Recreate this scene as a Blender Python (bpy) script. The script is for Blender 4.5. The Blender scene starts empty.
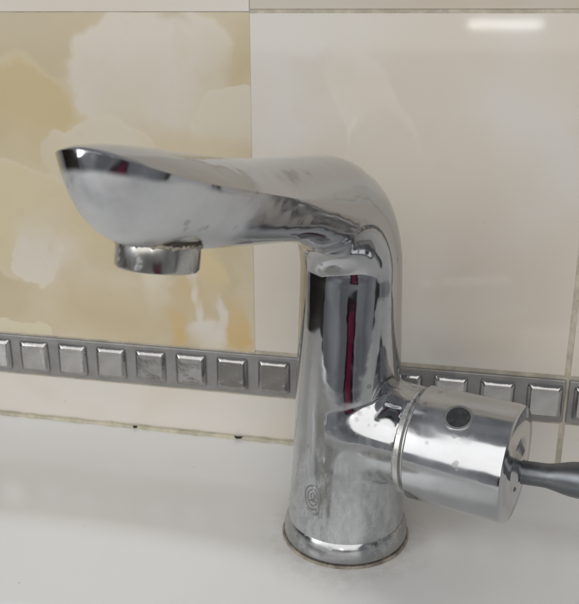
import bpy, bmesh, math, random
from math import sin, cos, pi, sqrt, radians, atan2
from mathutils import Vector, Matrix

random.seed(4)
S = bpy.context.scene
COL = S.collection

# ------------------------------------------------------------------ camera
FPX, YAW, PITCH, ROLL = 861.0, radians(12.36), radians(19.26), radians(-0.16)
CAM = Vector((0.04498, -0.31631, 0.21927))
fwd = Vector((-sin(YAW) * cos(PITCH), cos(YAW) * cos(PITCH), -sin(PITCH)))
rgt = Vector((cos(YAW), sin(YAW), 0))
upv = rgt.cross(fwd)
rgt, upv = rgt * cos(ROLL) + upv * sin(ROLL), upv * cos(ROLL) - rgt * sin(ROLL)
cd = bpy.data.cameras.new('camera')
cam = bpy.data.objects.new('camera', cd)
COL.objects.link(cam)
cam.matrix_world = Matrix(((rgt.x, upv.x, -fwd.x, CAM.x), (rgt.y, upv.y, -fwd.y, CAM.y),
                           (rgt.z, upv.z, -fwd.z, CAM.z), (0, 0, 0, 1)))
cd.sensor_fit = 'VERTICAL'
cd.sensor_height = 24.0
cd.lens = 24.0 * FPX / 604.0
cd.clip_start = 0.01
cd.clip_end = 50
cd.dof.use_dof = True
cd.dof.focus_distance = 0.31
cd.dof.aperture_fstop = 22.0
S.camera = cam

# ------------------------------------------------------------------ world and lamps
W = bpy.data.worlds.new('World')
S.world = W
W.use_nodes = True
bg = W.node_tree.nodes['Background']
bg.inputs[0].default_value = (0.95, 0.975, 1.0, 1)
bg.inputs[1].default_value = 0.23
_wt = W.node_tree
_tc = _wt.nodes.new('ShaderNodeTexCoord')
_nz = _wt.nodes.new('ShaderNodeTexNoise')
_nz.inputs['Scale'].default_value = 2.2
_nz.inputs['Detail'].default_value = 2.0
_rp = _wt.nodes.new('ShaderNodeValToRGB')
_rp.color_ramp.elements[0].position, _rp.color_ramp.elements[0].color = 0.36, (0.58, 0.60, 0.63, 1)
_rp.color_ramp.elements[1].position, _rp.color_ramp.elements[1].color = 0.64, (1.20, 1.23, 1.27, 1)
_wt.links.new(_tc.outputs['Generated'], _nz.inputs['Vector'])
_wt.links.new(_nz.outputs['Fac'], _rp.inputs['Fac'])
_wt.links.new(_rp.outputs['Color'], bg.inputs[0])


def area(name, loc, target, sx, sy, power, colour):
    l = bpy.data.lights.new(name, 'AREA')
    l.shape = 'RECTANGLE'
    l.size, l.size_y, l.energy, l.color = sx, sy, power, colour
    o = bpy.data.objects.new(name, l)
    COL.objects.link(o)
    o.location = loc
    o.rotation_euler = (Vector(target) - Vector(loc)).to_track_quat('-Z', 'Y').to_euler()
    return o


area('ceiling_lamp', (-0.35, -1.65, 0.92), (-0.05, -0.05, 0.05), 3.6, 1.9, 34.0, (1.0, 0.975, 0.94))
area('window_light', (-1.15, -1.1, 0.55), (0, 0, 0.08), 0.35, 0.9, 3.0, (0.90, 0.95, 1.0))
# far strip lamp whose mirror image sits on the glossy plain tile
WALL = 0.0672
hit = Vector((0.0523, WALL, 0.2098))
dr = hit - CAM
dr.y = -dr.y
lp = hit + dr.normalized() * 2.2
area('strip_lamp', lp, hit, 0.200, 0.020, 0.27, (1.0, 1.0, 0.97))

vs = S.view_settings
vs.view_transform = 'Standard'
vs.look = 'None'
vs.exposure = 0.0
vs.gamma = 1.0
vs.use_curve_mapping = False
S.cycles.max_bounces = 10
S.cycles.glossy_bounces = 6
S.cycles.caustics_reflective = False


# ------------------------------------------------------------------ node helpers
class NT:
    def __init__(self, name):
        self.m = bpy.data.materials.new(name)
        self.m.use_nodes = True
        self.t = self.m.node_tree
        self.b = self.t.nodes['Principled BSDF']
        self.out = self.t.nodes['Material Output']
        self.tc = self.t.nodes.new('ShaderNodeTexCoord')

    def set(self, node, key, v):
        if isinstance(v, bpy.types.NodeSocket):
            self.t.links.new(v, node.inputs[key])
        else:
            if isinstance(v, (tuple, list)) and len(v) == 3 and node.inputs[key].type == 'RGBA':
                v = (*v, 1)
            node.inputs[key].default_value = v

    def P(self, **kw):
        for k, v in kw.items():
            self.set(self.b, k.replace('_', ' '), v)

    def math(self, op, a, b=None, c=None, clamp=False):
        n = self.t.nodes.new('ShaderNodeMath')
        n.operation = op
        n.use_clamp = clamp
        self.set(n, 0, a)
        if b is not None: self.set(n, 1, b)
        if c is not None: self.set(n, 2, c)
        return n.outputs[0]

    def vmath(self, op, a, b=None):
        n = self.t.nodes.new('ShaderNodeVectorMath')
        n.operation = op
        self.set(n, 0, a)
        if b is not None:
            self.set(n, 'Scale' if op == 'SCALE' else 1, b)
        return n.outputs['Value'] if op in ('LENGTH', 'DISTANCE', 'DOT_PRODUCT') else n.outputs[0]

    def noise(self, vec, scale, detail=3, rough=0.5, dist=0.0, colour=False):
        n = self.t.nodes.new('ShaderNodeTexNoise')
        self.set(n, 'Vector', vec)
        self.set(n, 'Scale', scale)
        self.set(n, 'Detail', detail)
        self.set(n, 'Roughness', rough)
        self.set(n, 'Distortion', dist)
        return n.outputs['Color' if colour else 'Fac']

    def remap(self, v, a, b, c=0.0, d=1.0, smooth=True):
        n = self.t.nodes.new('ShaderNodeMapRange')
        n.interpolation_type = 'SMOOTHSTEP' if smooth else 'LINEAR'
        self.set(n, 0, v)
        for i, x in enumerate((a, b, c, d)): self.set(n, i + 1, x)
        return n.outputs[0]

    def mix(self, fac, a, b, mode='MIX'):
        n = self.t.nodes.new('ShaderNodeMix')
        n.data_type = 'RGBA'
        n.blend_type = mode
        self.set(n, 0, fac)
        self.set(n, 6, a)
        self.set(n, 7, b)
        return n.outputs[2]

    def map(self, vec, loc=(0, 0, 0), rot=(0, 0, 0), scale=(1, 1, 1)):
        n = self.t.nodes.new('ShaderNodeMapping')
        self.set(n, 'Vector', vec)
        n.inputs['Location'].default_value = loc
        n.inputs['Rotation'].default_value = rot
        n.inputs['Scale'].default_value = scale
        return n.outputs[0]

    def bump(self, h, strength, dist):
        n = self.t.nodes.new('ShaderNodeBump')
        self.set(n, 'Height', h)
        n.inputs['Strength'].default_value = strength
        n.inputs['Distance'].default_value = dist
        self.t.links.new(n.outputs[0], self.b.inputs['Normal'])

    def xyz(self, vec):
        n = self.t.nodes.new('ShaderNodeSeparateXYZ')
        self.set(n, 0, vec)
        return n.outputs


def lin(r, g, b):
    f = lambda c: (c / 255 / 12.92) if c <= 10 else ((c / 255 + 0.055) / 1.055) ** 2.4
    return (f(r), f(g), f(b))


# ------------------------------------------------------------------ materials
def mat_chrome(name, scale_amt, tint=(0.475, 0.483, 0.50), rough=0.06, low=None, hull=0.0):
    n = NT(name)
    o = n.tc.outputs['Object']
    spots = n.noise(o, 260, 4, 0.65)
    patch = n.noise(o, 38, 3, 0.6)
    film = n.remap(n.math('MULTIPLY', spots, patch), 0.26, 0.40)
    dep = n.math('MULTIPLY', film, scale_amt)
    smear = n.remap(n.noise(n.map(o, scale=(1, 1, 0.35)), 75, 4, 0.6), 0.40, 0.68)
    dep = n.math('MAXIMUM', dep, n.math('MULTIPLY', smear, scale_amt * 0.6))
    if low is not None:                                   # hard water scale thickens towards the foot
        z = n.xyz(o)[2]
        k = n.remap(n.math('ADD', z, n.math('MULTIPLY', patch, 0.03)), low[0], low[1], 0.0, low[2])
        streak = n.noise(n.map(o, scale=(1, 1, 0.45)), 230, 5, 0.72)
        flow = n.noise(n.map(o, scale=(1, 1, 0.30)), 62, 3, 0.6)
        mott = n.remap(n.math('ADD', n.math('MULTIPLY', streak, 0.6), n.math('MULTIPLY', flow, 0.4)), 0.40, 0.60, 0.12, 1.0)
        lowdep = n.math('MULTIPLY', k, mott)
        dep = n.math('MAXIMUM', dep, lowdep)
    if hull:                                              # basin's pale reflection painted on the spoon's underside, round the outlet
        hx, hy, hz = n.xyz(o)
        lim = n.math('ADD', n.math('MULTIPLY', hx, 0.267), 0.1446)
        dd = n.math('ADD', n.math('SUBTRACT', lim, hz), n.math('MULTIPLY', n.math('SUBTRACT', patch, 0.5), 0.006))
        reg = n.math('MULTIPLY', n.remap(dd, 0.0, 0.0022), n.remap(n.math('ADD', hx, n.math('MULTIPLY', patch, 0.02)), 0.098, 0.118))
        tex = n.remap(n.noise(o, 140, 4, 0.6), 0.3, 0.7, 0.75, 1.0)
        hull_refl = n.math('MULTIPLY', n.math('MULTIPLY', reg, tex), hull)
        dep = n.math('MAXIMUM', dep, hull_refl)
    # dried drops: small dull rings and dots
    vo = n.t.nodes.new('ShaderNodeTexVoronoi')
    n.set(vo, 'Vector', o)
    n.set(vo, 'Scale', 210.0)
    drop = n.math('MULTIPLY', n.remap(vo.outputs['Distance'], 0.16, 0.28, 1.0, 0.0), n.remap(n.noise(o, 45, 2), 0.55, 0.62))
    base = n.mix(dep, tint, (0.60, 0.615, 0.63))
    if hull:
        base = n.mix(hull_refl, base, (0.80, 0.81, 0.82))
    if low is not None:
        base = n.mix(k, base, n.mix(mott, (0.33, 0.345, 0.36), (0.50, 0.52, 0.535)))
    base = n.mix(n.math('MULTIPLY', drop, 0.32), base, (0.20, 0.19, 0.18))
    n.P(Base_Color=base, Metallic=n.remap(dep, 0, 1, 1.0, 0.45, False),
        Roughness=n.math('ADD', n.remap(dep, 0, 1, rough, 0.48, False), n.math('ADD', n.remap(patch, 0.35, 0.7, 0.0, 0.06), n.math('MULTIPLY', drop, 0.2))))
    wob = n.math('ADD', n.math('MULTIPLY', n.noise(o, 50, 2), 1.0), n.math('MULTIPLY', n.noise(o, 160, 2), 0.04))
    n.bump(wob, 0.24, 0.0018)
    return n.m


def mat_simple(name, col, rough, metallic=0.0, var=0.12, nscale=60, bump=0.0, spec=0.5):
    n = NT(name)
    o = n.tc.outputs['Object']
    a = n.noise(o, nscale, 4, 0.6)
    lo = tuple(c * (1 - var) for c in col)
    hi = tuple(min(1, c * (1 + var)) for c in col)
    n.P(Base_Color=n.mix(n.remap(a, 0.3, 0.7), lo, hi), Metallic=metallic, Specular_IOR_Level=spec,
        Roughness=n.remap(n.noise(o, nscale * 2.3, 3), 0.3, 0.7, rough * 0.8, rough * 1.25))
    if bump:
        n.bump(n.noise(o, nscale * 4, 3), 0.3, bump)
    return n.m


def mat_plain_tile(name='plain_cream_tile', k=1.0):
    n = NT(name)
    o = n.tc.outputs['Object']
    w = n.vmath('ADD', o, n.vmath('SCALE', n.vmath('SUBTRACT', n.noise(o, 9, 3, 0.5, colour=True), (0.5, 0.5, 0.5)), 0.08))
    veil = n.noise(w, 11, 2, 0.45)
    c = n.mix(n.remap(veil, 0.40, 0.60), lin(213, 205, 193), lin(216, 211, 204))
    c = n.mix(n.remap(n.noise(w, 27, 2), 0.58, 0.75, 0, 0.18), c, lin(198, 186, 164))
    sp = n.remap(n.noise(o, 330, 1), 0.80, 0.84, 0, 0.30)
    c = n.mix(sp, c, lin(120, 108, 92))
    if k != 1.0:
        c = n.mix(1.0, c, (k, k * 0.97, k * 0.91), 'MULTIPLY')
    n.P(Base_Color=c, Roughness=n.remap(n.noise(o, 14, 3), 0.3, 0.7, 0.045, 0.06), Specular_IOR_Level=0.30)
    n.bump(n.math('ADD', n.noise(o, 14, 2), n.math('MULTIPLY', n.noise(o, 190, 2), 0.05)), 0.14, 0.0003)
    return n.m


def mat_onyx():
    """printed cloudy onyx: rounded banks of pale cloud over ochre, layered back to front"""
    n = NT('onyx_print_tile')
    o = n.tc.outputs['Object']
    half = (0.5, 0.5, 0.5)
    p = n.vmath('ADD', o, n.vmath('SCALE', n.vmath('SUBTRACT', n.noise(o, 26, 2, 0.5, colour=True), half), 0.030))
    p = n.vmath('ADD', p, n.vmath('SCALE', n.vmath('SUBTRACT', n.noise(o, 85, 3, 0.55, colour=True), half), 0.0100))
    px, py, pz = n.xyz(p)
    fx_, fy_, fz_ = n.xyz(n.vmath('ADD', o, n.vmath('SCALE', n.vmath('SUBTRACT', n.noise(o, 110, 3, 0.55, colour=True), half), 0.004)))
    tan, cream = lin(190, 174, 138), lin(206, 194, 166)
    pale, white = lin(213, 206, 195), lin(217, 211, 203)
    c = n.mix(n.remap(n.noise(p, 20, 3, 0.55), 0.36, 0.64), tan, cream)
    # centre x, centre z, radius x, radius z, direction in which the bank is densest, colour, edge softness, rim
    blobs = [
        (-0.1724, 0.2047, 0.0400, 0.0200, 90, lin(186, 172, 138), 0.60, 0),
        (-0.1776, 0.1660, 0.0350, 0.0300, 70, lin(196, 176, 124), 0.10, 0.35),
        (-0.1040, 0.1860, 0.0440, 0.0340, 130, pale, 0.07, 0.3),
        (-0.0850, 0.1900, 0.0260, 0.0300, 200, pale, 0.55, 0),
        (-0.0930, 0.2080, 0.0100, 0.0060, 90, lin(190, 178, 150), 0.8, 0),
        (-0.0600, 0.1940, 0.0110, 0.0200, 0, lin(184, 168, 126), 0.70, 0),
        (-0.0610, 0.1650, 0.0200, 0.0180, 110, lin(212, 204, 186), 0.06, 0.3),
        (-0.0700, 0.1500, 0.0220, 0.0140, 270, lin(196, 178, 142), 0.8, 0),
        (-0.1290, 0.1500, 0.0300, 0.0190, 60, lin(212, 203, 184), 0.07, 0.3),
        (-0.0864, 0.1480, 0.0290, 0.0180, 90, lin(204, 190, 158), 0.50, 0),
        (-0.1724, 0.1135, 0.0347, 0.0335, 150, lin(208, 196, 158), 0.06, 0.35),
        (-0.1403, 0.1100, 0.0180, 0.0252, 90, lin(204, 188, 148), 0.60, 0),
        (-0.1660, 0.1030, 0.0220, 0.0235, 250, lin(214, 206, 194), 0.30, 0),
        (-0.1704, 0.0965, 0.0190, 0.0170, 260, lin(217, 209, 197), 0.07, 0.35),
        (-0.1377, 0.0720, 0.0340, 0.0210, 270, lin(190, 170, 128), 0.75, 0),
        (-0.1880, 0.0560, 0.0200, 0.0080, 90, lin(214, 205, 176), 0.10, 0.3),
        (-0.1090, 0.0840, 0.0075, 0.0240, 90, lin(216, 207, 184), 0.60, 0),
        (-0.0920, 0.0820, 0.0100, 0.0200, 80, lin(198, 174, 122), 0.50, 0),
        (-0.1010, 0.0660, 0.0055, 0.0190, 270, lin(200, 166, 92), 0.60, 0),
        (-0.0640, 0.0700, 0.0080, 0.0200, 270, lin(202, 166, 90), 0.40, 0),
        (-0.0760, 0.0930, 0.0075, 0.0190, 90, lin(210, 190, 140), 0.40, 0),
        (-0.0830, 0.0600, 0.0150, 0.0115, 60, white, 0.30, 0),
        (-0.0740, 0.0690, 0.0040, 0.0130, 90, white, 0.50, 0),
        (-0.0884, 0.0925, 0.0034, 0.0060, 90, white, 0.55, -1),
        (-0.0868, 0.0850, 0.0022, 0.0085, 270, white, 0.55, -1),
        (-0.0848, 0.0745, 0.0024, 0.0100, 270, white, 0.60, -1),
        (-0.1090, 0.0900, 0.0050, 0.0170, 90, lin(216, 208, 190), 0.70, -1),
    ]
    for (bx, bz, rx, rz, ang, colr, soft, rim) in blobs:
        sx_, sz_ = (fx_, fz_) if rim < 0 else (px, pz)
        dx = n.math('DIVIDE', n.math('SUBTRACT', sx_, bx), rx)
        dz = n.math('DIVIDE', n.math('SUBTRACT', sz_, bz), rz)
        d = n.math('SQRT', n.math('ADD', n.math('MULTIPLY', dx, dx), n.math('MULTIPLY', dz, dz)))
        m = n.remap(d, 1.0 - soft, 1.0 + soft * 0.4, 1.0, 0.0)
        a = radians(ang)
        along = n.math('ADD', n.math('MULTIPLY', dx, cos(a)), n.math('MULTIPLY', dz, sin(a)))
        fade = n.remap(along, -1.0, 0.45, 0.05, 0.95)
        c = n.mix(n.math('MULTIPLY', m, fade), c, colr)
        if rim > 0:
            edge = n.math('MULTIPLY', n.math('MULTIPLY', n.remap(d, 0.80, 0.98), m), n.math('MULTIPLY', fade, rim))
            c = n.mix(edge, c, lin(222, 214, 196))
    c = n.mix(n.remap(n.noise(p, 60, 4, 0.6), 0.50, 0.75, 0.0, 0.30), c, lin(196, 180, 144))
    c = n.mix(0.30, c, lin(210, 201, 184))
    n.P(Base_Color=c, Roughness=0.13, Specular_IOR_Level=0.4)
    return n.m


def mat_ceramic():
    n = NT('white_glazed_ceramic')
    o = n.tc.outputs['Object']
    c = n.mix(n.remap(n.noise(o, 12, 4, 0.6), 0.35, 0.7), (0.85, 0.855, 0.85), (0.83, 0.83, 0.82))
    # dried water marks round the tap's foot
    d = n.vmath('LENGTH', n.vmath('MULTIPLY', o, (1, 1, 1)))
    ring = n.remap(n.math('ADD', d, n.math('MULTIPLY', n.noise(o, 90, 4), 0.02)), 0.034, 0.052, 0.28, 0.0)
    c = n.mix(n.math('MULTIPLY', ring, n.remap(n.noise(o, 160, 4, 0.7), 0.35, 0.65)), c, (0.50, 0.46, 0.38))
    sp = n.remap(n.noise(o, 240, 1), 0.83, 0.86, 0, 0.5)
    c = n.mix(sp, c, (0.30, 0.26, 0.20))
    n.P(Base_Color=c, Roughness=n.remap(n.noise(o, 20, 1), 0.3, 0.7, 0.20, 0.27), Specular_IOR_Level=0.6)
    n.bump(n.noise(o, 16, 2), 0.2, 0.0012)
    return n.m


def mat_silver(name, rough, col, bump, metal=0.9):
    n = NT(name)
    o = n.tc.outputs['Object']
    a = n.noise(o, 130, 4, 0.6)
    n.P(Base_Color=n.mix(n.remap(a, 0.3, 0.7), tuple(c * 0.82 for c in col), col), Metallic=metal,
        Roughness=n.remap(n.noise(o, 45, 3), 0.3, 0.7, rough * 0.7, rough * 1.4))
    n.bump(n.noise(o, 320, 3), 0.3, bump)
    return n.m


def mat_grout(name, col):
    n = NT(name)
    o = n.tc.outputs['Object']
    c = n.mix(n.remap(n.noise(o, 90, 4, 0.7), 0.3, 0.7), col, tuple(x * 0.66 for x in col))
    c = n.mix(n.remap(n.noise(o, 300, 2), 0.68, 0.78, 0, 0.4), c, (0.14, 0.11, 0.08))
    n.P(Base_Color=c, Roughness=0.75)
    n.bump(n.noise(o, 500, 3), 0.5, 0.0004)
    return n.m


M = dict(
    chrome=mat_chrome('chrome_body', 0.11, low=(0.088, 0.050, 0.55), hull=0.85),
    chrome_handle=mat_chrome('chrome_handle', 0.22, tint=(0.50, 0.51, 0.53), rough=0.10),
    chrome_base=mat_chrome('chrome_base', 0.40, tint=(0.40, 0.41, 0.42), rough=0.12),
    chrome_old=mat_chrome('scaled_chrome', 1.3, tint=(0.50, 0.49, 0.46), rough=0.18),
    lever=mat_chrome('chrome_lever', 0.15, tint=(0.16, 0.17, 0.18), rough=0.34),
    plain=mat_plain_tile(), tan=mat_plain_tile('tan_tile', 0.82), onyx=mat_onyx(), ceramic=mat_ceramic(),
    cushion=mat_silver('mirror_cushion', 0.07, (0.42, 0.415, 0.41), 0.0003),
    strip=mat_silver('silver_strip', 0.40, (0.31, 0.305, 0.30), 0.0006, 0.4),
    grout=mat_grout('cream_grout', (0.60, 0.55, 0.45)),
    seal=mat_grout('aged_sealant', (0.62, 0.58, 0.45)),
    mould=mat_simple('black_mould', (0.012, 0.011, 0.010), 0.8),
    button=mat_simple('dark_button', (0.035, 0.037, 0.040), 0.5, var=0.4, nscale=500, bump=0.0002),
    ringm=mat_simple('button_ring', (0.30, 0.31, 0.31), 0.35, 0.6),
    gap=mat_simple('dark_scale_seam', (0.06, 0.05, 0.035), 0.7, nscale=300),
    scale=mat_simple('limescale_crust', (0.42, 0.38, 0.30), 0.8, nscale=400, bump=0.0006, var=0.3),
    magenta=mat_simple('magenta_reflection_cloth', (0.42, 0.02, 0.12), 0.9, nscale=200),
    refl_black=mat_simple('black_reflection_cloth', (0.012, 0.012, 0.013), 0.9, nscale=200),
    boxbrown=mat_simple('dark_box_brown', (0.035, 0.026, 0.018), 0.5, nscale=40),
    grime=mat_simple('grimy_gasket', (0.30, 0.27, 0.22), 0.8, nscale=150, var=0.5),
    etch=mat_simple('etched_mark', (0.30, 0.30, 0.30), 0.45, 0.7),
)


# ------------------------------------------------------------------ mesh helpers
def link(name, bm, mat, parent=None, smooth=True, sharp=35):
    me = bpy.data.meshes.new(name)
    bmesh.ops.recalc_face_normals(bm, faces=bm.faces)
    bm.to_mesh(me)
    bm.free()
    me.materials.append(M[mat])
    if smooth:
        me.shade_smooth()
        if sharp:
            me.set_sharp_from_angle(angle=radians(sharp))
    o = bpy.data.objects.new(name, me)
    COL.objects.link(o)
    if parent: o.parent = parent
    return o


def tag(o, label=None, cat=None, group=None, kind=None):
    if label: o['label'] = label
    if cat: o['category'] = cat
    if group: o['group'] = group
    if kind: o['kind'] = kind
    return o


def grid_faces(bm, rings, closed=True):
    for a, b in zip(rings, rings[1:]):
        m = len(a)
        for i in range(m if closed else m - 1):
            j = (i + 1) % m
            try:
                bm.faces.new((a[i], a[j], b[j], b[i]))
            except ValueError:
                pass


def lathe(profile, n=96, axis='Z', cap0=True, cap1=True):
    bm = bmesh.new()
    rings = []
    for r, h in profile:
        ring = []
        for i in range(n):
            a = 2 * pi * i / n
            v = {'Z': (r * cos(a), r * sin(a), h), 'Y': (r * cos(a), h, r * sin(a))}[axis]
            ring.append(bm.verts.new(v))
        rings.append(ring)
    grid_faces(bm, rings)
    if cap0: bm.faces.new(rings[0])
    if cap1: bm.faces.new(rings[-1])
    return bm


def box(x0, x1, y0, y1, z0, z1, bev=0.0008, seg=2):
    bm = bmesh.new()
    vs_ = [bm.verts.new((x, y, z)) for x in (x0, x1) for y in (y0, y1) for z in (z0, z1)]
    for f in ((0, 1, 3, 2), (4, 6, 7, 5), (0, 4, 5, 1), (2, 3, 7, 6), (0, 2, 6, 4), (1, 5, 7, 3)):
        bm.faces.new([vs_[i] for i in f])
    if bev:
        bmesh.ops.bevel(bm, geom=list(bm.edges), offset=bev, segments=seg, profile=0.5, affect='EDGES')
    return bm


def tube(bm, pts, r, n=8):
    rings = []
    for i, p in enumerate(pts):
        p = Vector(p)
        t = (Vector(pts[min(i + 1, len(pts) - 1)]) - Vector(pts[max(i - 1, 0)])).normalized()
        s = t.orthogonal().normalized() if i == 0 else (s - t * s.dot(t)).normalized()
        q = t.cross(s)
        rr = r[i] if isinstance(r, (list, tuple)) else r
        rings.append([bm.verts.new(p + (s * cos(2 * pi * k / n) + q * sin(2 * pi * k / n)) * rr) for k in range(n)])
    grid_faces(bm, rings)
    bm.faces.new(rings[0])
    bm.faces.new(rings[-1])
    return bm


def sstep(a, b, x):
    t = max(0.0, min(1.0, (x - a) / (b - a)))
    return t * t * (3 - 2 * t)


def keyed(keys, x):
    """monotone cubic (Catmull-Rom with clamped slopes) through (x, y) keys"""
    if x <= keys[0][0]: return keys[0][1]
    if x >= keys[-1][0]: return keys[-1][1]
    n = len(keys)
    d = [(keys[i + 1][1] - keys[i][1]) / (keys[i + 1][0] - keys[i][0]) for i in range(n - 1)]
    m = [0.0] * n
    m[0], m[-1] = d[0], d[-1]
    for i in range(1, n - 1):
        m[i] = 0.0 if d[i - 1] * d[i] <= 0 else 2 * d[i - 1] * d[i] / (d[i - 1] + d[i])
    for i in range(n - 1):
        if x <= keys[i + 1][0]:
            h = keys[i + 1][0] - keys[i][0]
            t = (x - keys[i][0]) / h
            return ((2 * t ** 3 - 3 * t * t + 1) * keys[i][1] + (t ** 3 - 2 * t * t + t) * h * m[i]
                    + (-2 * t ** 3 + 3 * t * t) * keys[i + 1][1] + (t ** 3 - t * t) * h * m[i + 1])


# ------------------------------------------------------------------ wall with tiles (setting)
JX, DX, ZT, ZS0, ZS1 = 0.0925, -0.0566, 0.2149, 0.0314, 0.0532
wall = link('wall', box(-0.62, 0.62, WALL + 0.0004, WALL + 0.05, -0.25, 0.33, 0), 'grout', smooth=False)
tag(wall, 'cream tiled wall behind the basin', kind='structure')


def tile(x0, x1, z0, z1, mat, label=None, y=WALL):
    o = link('tile', box(x0, x1, y, y + 0.008, z0, z1, 0.0001), mat, wall, sharp=8)
    if label: o['label'] = label
    return o


G = 0.0013
tile(-0.3600, DX - 0.00002, ZS1 + 0.0010, ZT - 0.0002, 'onyx', 'tile printed with yellow and cream onyx clouds')
tile(DX + 0.00002, JX - G, ZS1 + 0.0022, ZT - 0.0006, 'plain')
tile(JX + G, 0.3940, ZS1 + 0.0022, ZT - 0.0006, 'plain')
tile(-0.3600, DX - 0.0002, ZT + 0.0002, 0.3300, 'plain')
tile(DX + 0.0002, JX - G, ZT + 0.0012, 0.3300, 'tan')
tile(JX + G, 0.3940, ZT + 0.0012, 0.3300, 'tan')
tile(-0.2060, JX - G, -0.010, ZS0 - 0.0010, 'plain')
tile(-0.5060, -0.2060 - 2 * G, -0.010, ZS0 - 0.0010, 'plain')
tile(JX + G, 0.3940, -0.010, ZS0 - 0.0010, 'plain')

# border strips with raised mirror cushions
PITCH_C = 0.02168


def cushion_mesh():
    bm = bmesh.new()
    hw, hh, d = 0.0081, 0.0086, 0.0034
    prof = [(1.0, 0.0), (0.99, 0.0008), (0.96, 0.0012), (0.80, 0.0022), (0.76, 0.0024), (0.5, 0.0023), (0.0, 0.0022)]
    rings = []
    for s, h in prof[:-1]:
        ring = []
        for k in range(32):
            a = 2 * pi * k / 32
            e = 0.16
            u = math.copysign(abs(cos(a)) ** e, cos(a)) * hw * s
            w = math.copysign(abs(sin(a)) ** e, sin(a)) * hh * s
            ring.append(bm.verts.new((u, -h, w)))
        rings.append(ring)
    grid_faces(bm, rings)
    bm.faces.new(rings[-1])
    return bm


def border(x0, x1, centres):
    st = link('border_strip', box(x0, x1, WALL - 0.0008, WALL + 0.006, ZS0, ZS1, 0.0006), 'strip', wall, sharp=8)
    st.location = (0, 0, 0)
    first = None
    for cx in centres:
        if first is None:
            c = link('cushion', cushion_mesh(), 'cushion', st, sharp=25)
            first = c
        else:
            c = first.copy()
            COL.objects.link(c)
            c.parent = st
        c.location = (cx, WALL - 0.0006, 0.5 * (ZS0 + ZS1) + random.uniform(-0.0002, 0.0002))
        c.rotation_euler = (random.uniform(-0.03, 0.03), random.uniform(-0.012, 0.012), random.uniform(-0.03, 0.03))


C0 = 0.0832
border(C0 + 0.0094 - 14 * PITCH_C, C0 + 0.0092, [C0 - PITCH_C * k for k in range(14)])
border(JX + 0.0012, JX + 0.0012 + 0.155, [JX + 0.0012 + 0.0105 + PITCH_C * k for k in range(7)])

LEDGE = 0.0056                              # the basin deck rises gently to the wall
# sealant bead along the basin
bm = bmesh.new()
pts, rad = [], []
for i in range(160):
    x = -0.36 + 0.72 * i / 159
    pts.append((x, WALL - 0.0005 + random.uniform(-0.0002, 0.0002), LEDGE + 0.0003))
    rad.append(0.0016 + random.uniform(-0.0003, 0.0003))
tube(bm, pts, rad, 8)
link('sealant_bead', bm, 'seal', wall)
for x, ln in ((-0.0660, 0.0022), (-0.1225, 0.0011), (-0.2050, 0.0007)):
    bm = bmesh.new()
    tube(bm, [(x - ln, WALL - 0.0015, LEDGE + 0.0015), (x - ln * 0.4, WALL - 0.0022, LEDGE + 0.0012), (x + ln * 0.5, WALL - 0.0021, LEDGE + 0.0013), (x + ln, WALL - 0.0015, LEDGE + 0.0015)],
         [0.0002, 0.0007, 0.0006, 0.0002], 8)
    link('mould_spot', bm, 'mould', wall)

# ------------------------------------------------------------------ basin
BX0, BX1, BY0, BY1 = -0.34, 0.42, -0.200, WALL - 0.0002
BCX, BCY, BRX, BRY = -0.110, -0.096, 0.175, 0.088


def basin_z(x, y):
    dx, dy = abs(x - BCX) / BRX, abs(y - BCY) / BRY
    d = (dx ** 2.3 + dy ** 2.3) ** (1 / 2.3)
    t = max(0.0, 1 - d)
    lead = 0.14
    ramp = t * t / (2 * lead) if t < lead else t - lead / 2
    z = -0.034 * ramp - 0.050 * sstep(0.50, 1.0, t)
    b = (y - 0.026) / (BY1 - 0.026)
    if b > 0:
        z += LEDGE * (b * b / 0.4 if b < 0.2 else b - 0.1) / 0.9
    # rounded outer lip (front and sides)
    for e in (x - BX0, BX1 - x, y - BY0):
        if e < 0.018:
            z -= 0.018 - sqrt(max(0, 0.018 ** 2 - (0.018 - e) ** 2))
    return z


bm = bmesh.new()
NX, NY = 170, 150
rows = []
for j in range(NY + 1):
    y = BY0 + (BY1 - BY0) * j / NY
    rows.append([bm.verts.new((BX0 + (BX1 - BX0) * i / NX, y, basin_z(BX0 + (BX1 - BX0) * i / NX, y))) for i in range(NX + 1)])
grid_faces(bm, rows, closed=False)
# apron
edge = [rows[0][i] for i in range(NX + 1)] + [rows[j][NX] for j in range(1, NY + 1)] + [rows[NY][i] for i in range(NX - 1, -1, -1)] + [rows[j][0] for j in range(NY - 1, 0, -1)]
low = [bm.verts.new((v.co.x, v.co.y, -0.17)) for v in edge]
for i in range(len(edge)):
    j = (i + 1) % len(edge)
    bm.faces.new((edge[i], edge[j], low[j], low[i]))
bm.faces.new(low)
basin = link('wash_basin', bm, 'ceramic', sharp=60)
tag(basin, 'white glazed ceramic wash basin deck under the tap', 'basin')

# ------------------------------------------------------------------ tap
tap = bpy.data.objects.new('tap', None)
COL.objects.link(tap)
tap.empty_display_size = 0.05
tap.location = (-0.0006, 0.0045, 0.0002)
AZ = atan2(-0.958, -0.286)
tap.rotation_euler = (0, 0, AZ)
tag(tap, 'chrome single lever basin tap with spoon shaped spout', 'tap')

# base ring
link('base_ring', lathe([(0.0240, 0.0), (0.0258, 0.0001), (0.0264, 0.0008), (0.0266, 0.0025), (0.0265, 0.0050), (0.0261, 0.0072), (0.0255, 0.0088), (0.0252, 0.0096), (0.0249, 0.0100), (0.0236, 0.0101)], 128), 'chrome_base', tap)

link('gasket', lathe([(0.0250, 0.0), (0.0273, 0.0), (0.0275, 0.0004), (0.0270, 0.0009), (0.0250, 0.0010)], 128), 'grime', tap)

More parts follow.
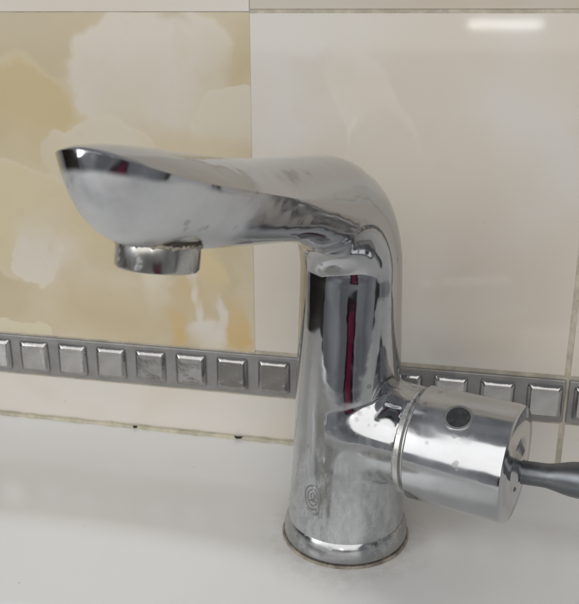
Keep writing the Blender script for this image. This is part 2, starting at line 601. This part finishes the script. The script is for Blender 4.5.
# body: column, bend and spout as one loft
ZB, RB, BETA = 0.1180, 0.0330, radians(9.6)
PHI = pi / 2 - BETA
ARC = RB * PHI
XE, ZE = RB * (1 - cos(PHI)), ZB + RB * sin(PHI)
XT = 0.1512
LS = (XT - XE) / cos(BETA)
PA, PS = ZB, ZB + ARC
PT = PS + LS
Wk = [(0, .0247), (.010, .0247), (.02, .0240), (.04, .0226), (.08, .0212), (.115, .0203), (PA + .02, .0200), (PS, .0190), (PS + .03, .0184), (PS + .06, .0192), (PS + .085, .0198), (PT, .0198)]
Tk = [(0, .0250), (.008, .0250), (.02, .0240), (.04, .0226), (.08, .0212), (.115, .0203), (PA + .02, .0186), (PS, .0180), (PS + .05, .0160), (PT, .0192)]
Bk = [(0, .0250), (.008, .0250), (.02, .0240), (.04, .0226), (.08, .0212), (.105, .0200), (PA + .012, .0180), (PA + .03, .0165), (PS, .0150), (PS + .025, .0110), (PS + .06, .0100), (PS + .08, .0092), (PS + .105, .0080), (PT, .0078)]
Ck = [(0, 0.0), (PA, 0.0), (PS + .01, 0.002), (PS + .05, .0055), (PS + .09, .0095), (PT, .0130)]
Rk = [(0, 0.0), (PA + .02, 0.0), (PS + .03, 0.55), (PS + .06, 1.0), (PT, 1.0)]
HZ, HR, HL = 0.0538, 0.0206, 0.0300      # handle stub: height, radius, reach


def smax(a, b, k):
    h = max(0.0, k - abs(a - b)) / k
    return max(a, b) + h * h * k * 0.25


def frame(p):
    if p <= PA: return Vector((0, 0, p)), Vector((0, 0, 1))
    if p <= PS:
        a = (p - PA) / RB
        return Vector((RB * (1 - cos(a)), 0, ZB + RB * sin(a))), Vector((sin(a), 0, cos(a)))
    q = p - PS
    return Vector((XE + q * cos(BETA), 0, ZE + q * sin(BETA))), Vector((cos(BETA), 0, sin(BETA)))


def section(p, th):
    c, t = frame(p)
    nrm = Vector((-t.z, 0, t.x))            # outer side: back of the column, top of the spout
    w, at, ab, vc, cr = (keyed(k, p) for k in (Wk, Tk, Bk, Ck, Rk))
    bow = PT - 0.036
    if p > bow:                               # spoon tip
        e = (p - bow) / (PT - bow)
        e = min(1, e)
        w *= max(0.0, 1 - e ** 2.4) ** 0.5
        vc = vc + (at - 0.0026 - vc) * e ** 3
        k = max(0.0, 1 - e ** 2.6) ** 0.6
        ab = -vc + (ab + vc) * k
        at = vc + (at - vc) * max(0.0, 1 - e ** 5) ** 0.5
    cs, sn = cos(th), sin(th)
    if sn >= 0:
        v = vc + (at - vc) * (sn * (1 - cr) + sn * sn * cr)
    else:
        v = vc - (ab + vc) * (abs(sn) * (1 - cr) + (1 - abs(cs) ** 2.4) * cr)
    u = w * cs
    if p < 0.10:                              # swell into the handle stub
        r0 = sqrt(u * u + v * v)
        fy, fx = u / r0, v / r0               # +u is the handle side
        dz = p - HZ
        if abs(dz) < HR and fy > 0.02:
            b = sqrt(HR * HR - dz * dz)
            rs = min(HL / fy, b / max(1e-4, abs(fx)))
            r = smax(r0, rs, 0.0065)
        else:
            r = r0
        u, v = fy * r, fx * r
    return c + Vector((0, 1, 0)) * u + nrm * v


ps = []
p = 0.0070
while p < PT - 0.040:
    ps.append(p)
    p += 0.0006 if p < 0.085 else 0.0013
while p < PT - 0.0001:
    ps.append(p)
    p += max(0.00012, min(0.0010, (PT - p) * 0.10))
ps.append(PT)
NR = 208
bm = bmesh.new()
rings = [[bm.verts.new(section(p, 2 * pi * i / NR)) for i in range(NR)] for p in ps]
grid_faces(bm, rings)
bm.faces.new(rings[0])
bmesh.ops.remove_doubles(bm, verts=bm.verts, dist=0.00003)
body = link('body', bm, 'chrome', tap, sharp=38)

# aerator under the spoon
AX, AZZ = 0.1200, 0.1612
tilt = Matrix.Rotation(-BETA * 1.15, 4, 'Y')
aer = link('aerator', lathe([(0.0060, 0.0100), (0.0106, 0.0100), (0.0109, 0.0006), (0.0108, -0.0012), (0.0112, -0.0016), (0.0112, -0.0078), (0.0107, -0.0086), (0.0092, -0.0088), (0.0090, -0.005), (0.001, -0.005)], 72), 'chrome_old', tap)
aer.matrix_local = Matrix.Translation((AX, 0, AZZ)) @ tilt
bs = link('outlet_boss', lathe([(0.0135, 0.0075), (0.0126, 0.0050), (0.0118, 0.0030), (0.0113, 0.0014), (0.0111, 0.0003), (0.0104, 0.0000)], 72), 'chrome_old', aer)
gp = link('seam', lathe([(0.0100, 0.0000), (0.01115, -0.0002), (0.01115, -0.0010), (0.0100, -0.0013)], 72), 'gap', aer)
bm = bmesh.new()
pts, rad = [], []
for i in range(97):
    a = 2 * pi * i / 96
    pts.append((0.0112 * cos(a), 0.0112 * sin(a), -0.0018 + random.uniform(-0.0004, 0.0004)))
    rad.append(random.uniform(0.0002, 0.0006))
tube(bm, pts, rad, 6)
link('limescale', bm, 'scale', aer)

# handle (side cylinder) with collar, button and lever
hd = link('handle', lathe([(0.0180, 0.0312), (0.0223, 0.0312), (0.0229, 0.0318), (0.0230, 0.0675), (0.0227, 0.0688), (0.0218, 0.0695),
                           (0.0150, 0.0700), (0.0110, 0.0700), (0.0102, 0.0694), (0.0085, 0.0700), (0.0062, 0.0716), (0.0045, 0.0722)], 128, 'Y'), 'chrome_handle', tap)
hd.location = (0, 0.0016, HZ - 0.0014)
link('collar', lathe([(0.0180, 0.0262), (0.0210, 0.0267), (0.0217, 0.0275), (0.0217, 0.0294), (0.0206, 0.0301), (0.0206, 0.0316)], 128, 'Y'), 'chrome_old', hd)
# button: local handle frame, y along the axis
BY_, BA = 0.0490, radians(60)
for nm, r, h, mt in (('button_ring', 0.0057, 0.0006, 'ringm'), ('button', 0.0045, 0.0011, 'button')):
    bo = link(nm, lathe([(r * 0.9, -0.002), (r, -0.002), (r, h * 0.5), (r * 0.93, h), (r * 0.5, h * 1.08)], 48), mt, hd)
    nv = Vector((cos(BA), 0, sin(BA)))
    bo.matrix_local = Matrix.Translation(nv * 0.0228 + Vector((0, BY_, 0))) @ nv.to_track_quat('Z', 'Y').to_matrix().to_4x4()
# lever
bm = bmesh.new()
rings = []
for q in range(40):
    t = q / 39
    y = 0.0720 + 0.062 * t
    w = keyed([(0, .0044), (.12, .0044), (.35, .0062), (.7, .0088), (.93, .0090), (1, .0040)], t)
    h = keyed([(0, .0046), (.12, .0046), (.30, .0068), (.7, .0080), (.93, .0066), (1, .0020)], t)
    zc = -0.0026 + 0.0075 * t
    rings.append([bm.verts.new((w * cos(2 * pi * i / 32), y, zc + h * sin(2 * pi * i / 32))) for i in range(32)])
grid_faces(bm, rings)
bm.faces.new(rings[0])
bm.faces.new(rings[-1])
link('lever', bm, 'lever', hd)


# emblem engraved on the front of the column, with a line of script under it
def on_body(a, z, az0=radians(-11), lift=0.00005):
    r = keyed(Wk, z) + lift
    az = az0 + a / r
    return (r * cos(az), r * sin(az), z)


def stroke(bm, pts, rad=0.00019):
    tube(bm, [on_body(a * 0.001, 0.0278 + z * 0.0011) for a, z in pts], rad, 6)


bm = bmesh.new()
ell = lambda rx, rz, a0, a1, cx=0.0, cz=0.0, k=28: [(cx + rx * cos(radians(a0 + (a1 - a0) * i / k)), cz + rz * sin(radians(a0 + (a1 - a0) * i / k))) for i in range(k + 1)]
stroke(bm, ell(4.0, 4.8, -40, 300), 0.00030)
stroke(bm, ell(2.5, 3.2, 30, 330), 0.00026)
stroke(bm, ell(1.1, 1.3, 0, 330, 0.2, 0.6), 0.00024)
stroke(bm, [(-1.6, -1.6), (-0.4, -1.1), (0.8, -1.5), (2.0, -1.0)], 0.00024)
stroke(bm, ell(3.6, 2.6, 200, 330, 0.4, -4.0), 0.00026)
stroke(bm, ell(2.6, 1.8, 195, 345, 0.8, -4.4), 0.00022)
link('emblem', bm, 'etch', tap)

# ------------------------------------------------------------------ unseen cloths and boxes added for the chrome to mirror
def cloth(name, x0, x1, y, z0, z1, amp, mat, wob=0.0):
    bm = bmesh.new()
    rows = []
    for j in range(61):
        z = z0 + (z1 - z0) * j / 60
        w0 = wob * (sin(z * 75) + 0.6 * sin(z * 190 + 1))
        w1 = wob * (sin(z * 62 + 2) + 0.7 * sin(z * 230))
        rows.append([bm.verts.new((x0 + w0 + (x1 + w1 - x0 - w0) * i / 60, y + amp * sin(i * 0.55 + 0.8 * sin(j * 0.12)) * (1.1 - 0.6 * j / 60), z)) for i in range(61)])
    grid_faces(bm, rows, closed=False)
    o = link(name, bm, mat, sharp=0)
    sm = o.modifiers.new('thickness', 'SOLIDIFY')
    sm.thickness = 0.004
    return o


tag(cloth('reflection_cloth', 0.030, 0.106, -0.46, -0.30, 0.012, 0.008, 'magenta', 0.007), 'unseen magenta cloth added for clothing behind the camera, mirrored as a thin stripe in the chrome column', 'cloth')  # unseen stand-in for clothing, added for the magenta reflection
tag(cloth('reflection_cloth', 0.000, 0.150, -0.49, -0.34, 0.030, 0.006, 'refl_black', 0.006), 'unseen black cloth added for clothing behind the camera, mirrored beside the magenta stripe in the column', 'cloth')  # unseen too, added to put black around the magenta reflection
left_box = link('reflection_box', box(-1.15, -0.75, -0.62, 0.02, -0.80, 0.35, 0.004), 'boxbrown')  # unseen box added to darken the reflection at the column's left edge
tag(left_box, 'unseen dark brown box added to be mirrored along the left edge of the column', 'reflection_box')
right_box = link('reflection_box', box(0.62, 0.80, -0.40, -0.30, -0.80, 0.30, 0.004), 'boxbrown')  # added out of view, gives the column a dark reflected line
tag(right_box, 'narrow unseen dark box added to be mirrored as a dark line on the right of the column', 'reflection_box')
pd = link('reflection_box_panel', box(0.612, 0.622, -0.395, -0.305, -0.76, 0.28, 0.003), 'boxbrown', right_box)
for z0, z1 in ((-0.76, -0.24), (-0.22, 0.31)):
    d = link('reflection_box_panel', box(-0.752, -0.735, -0.60, 0.0, z0, z1, 0.003), 'boxbrown', left_box)
    link('reflection_box_knob', lathe([(0.006, 0), (0.006, 0.012), (0.010, 0.018), (0.008, 0.024)], 24), 'chrome_handle', d).matrix_local = Matrix.Translation((-0.736, -0.06, z0 + 0.26)) @ Matrix.Rotation(pi / 2, 4, 'Y')
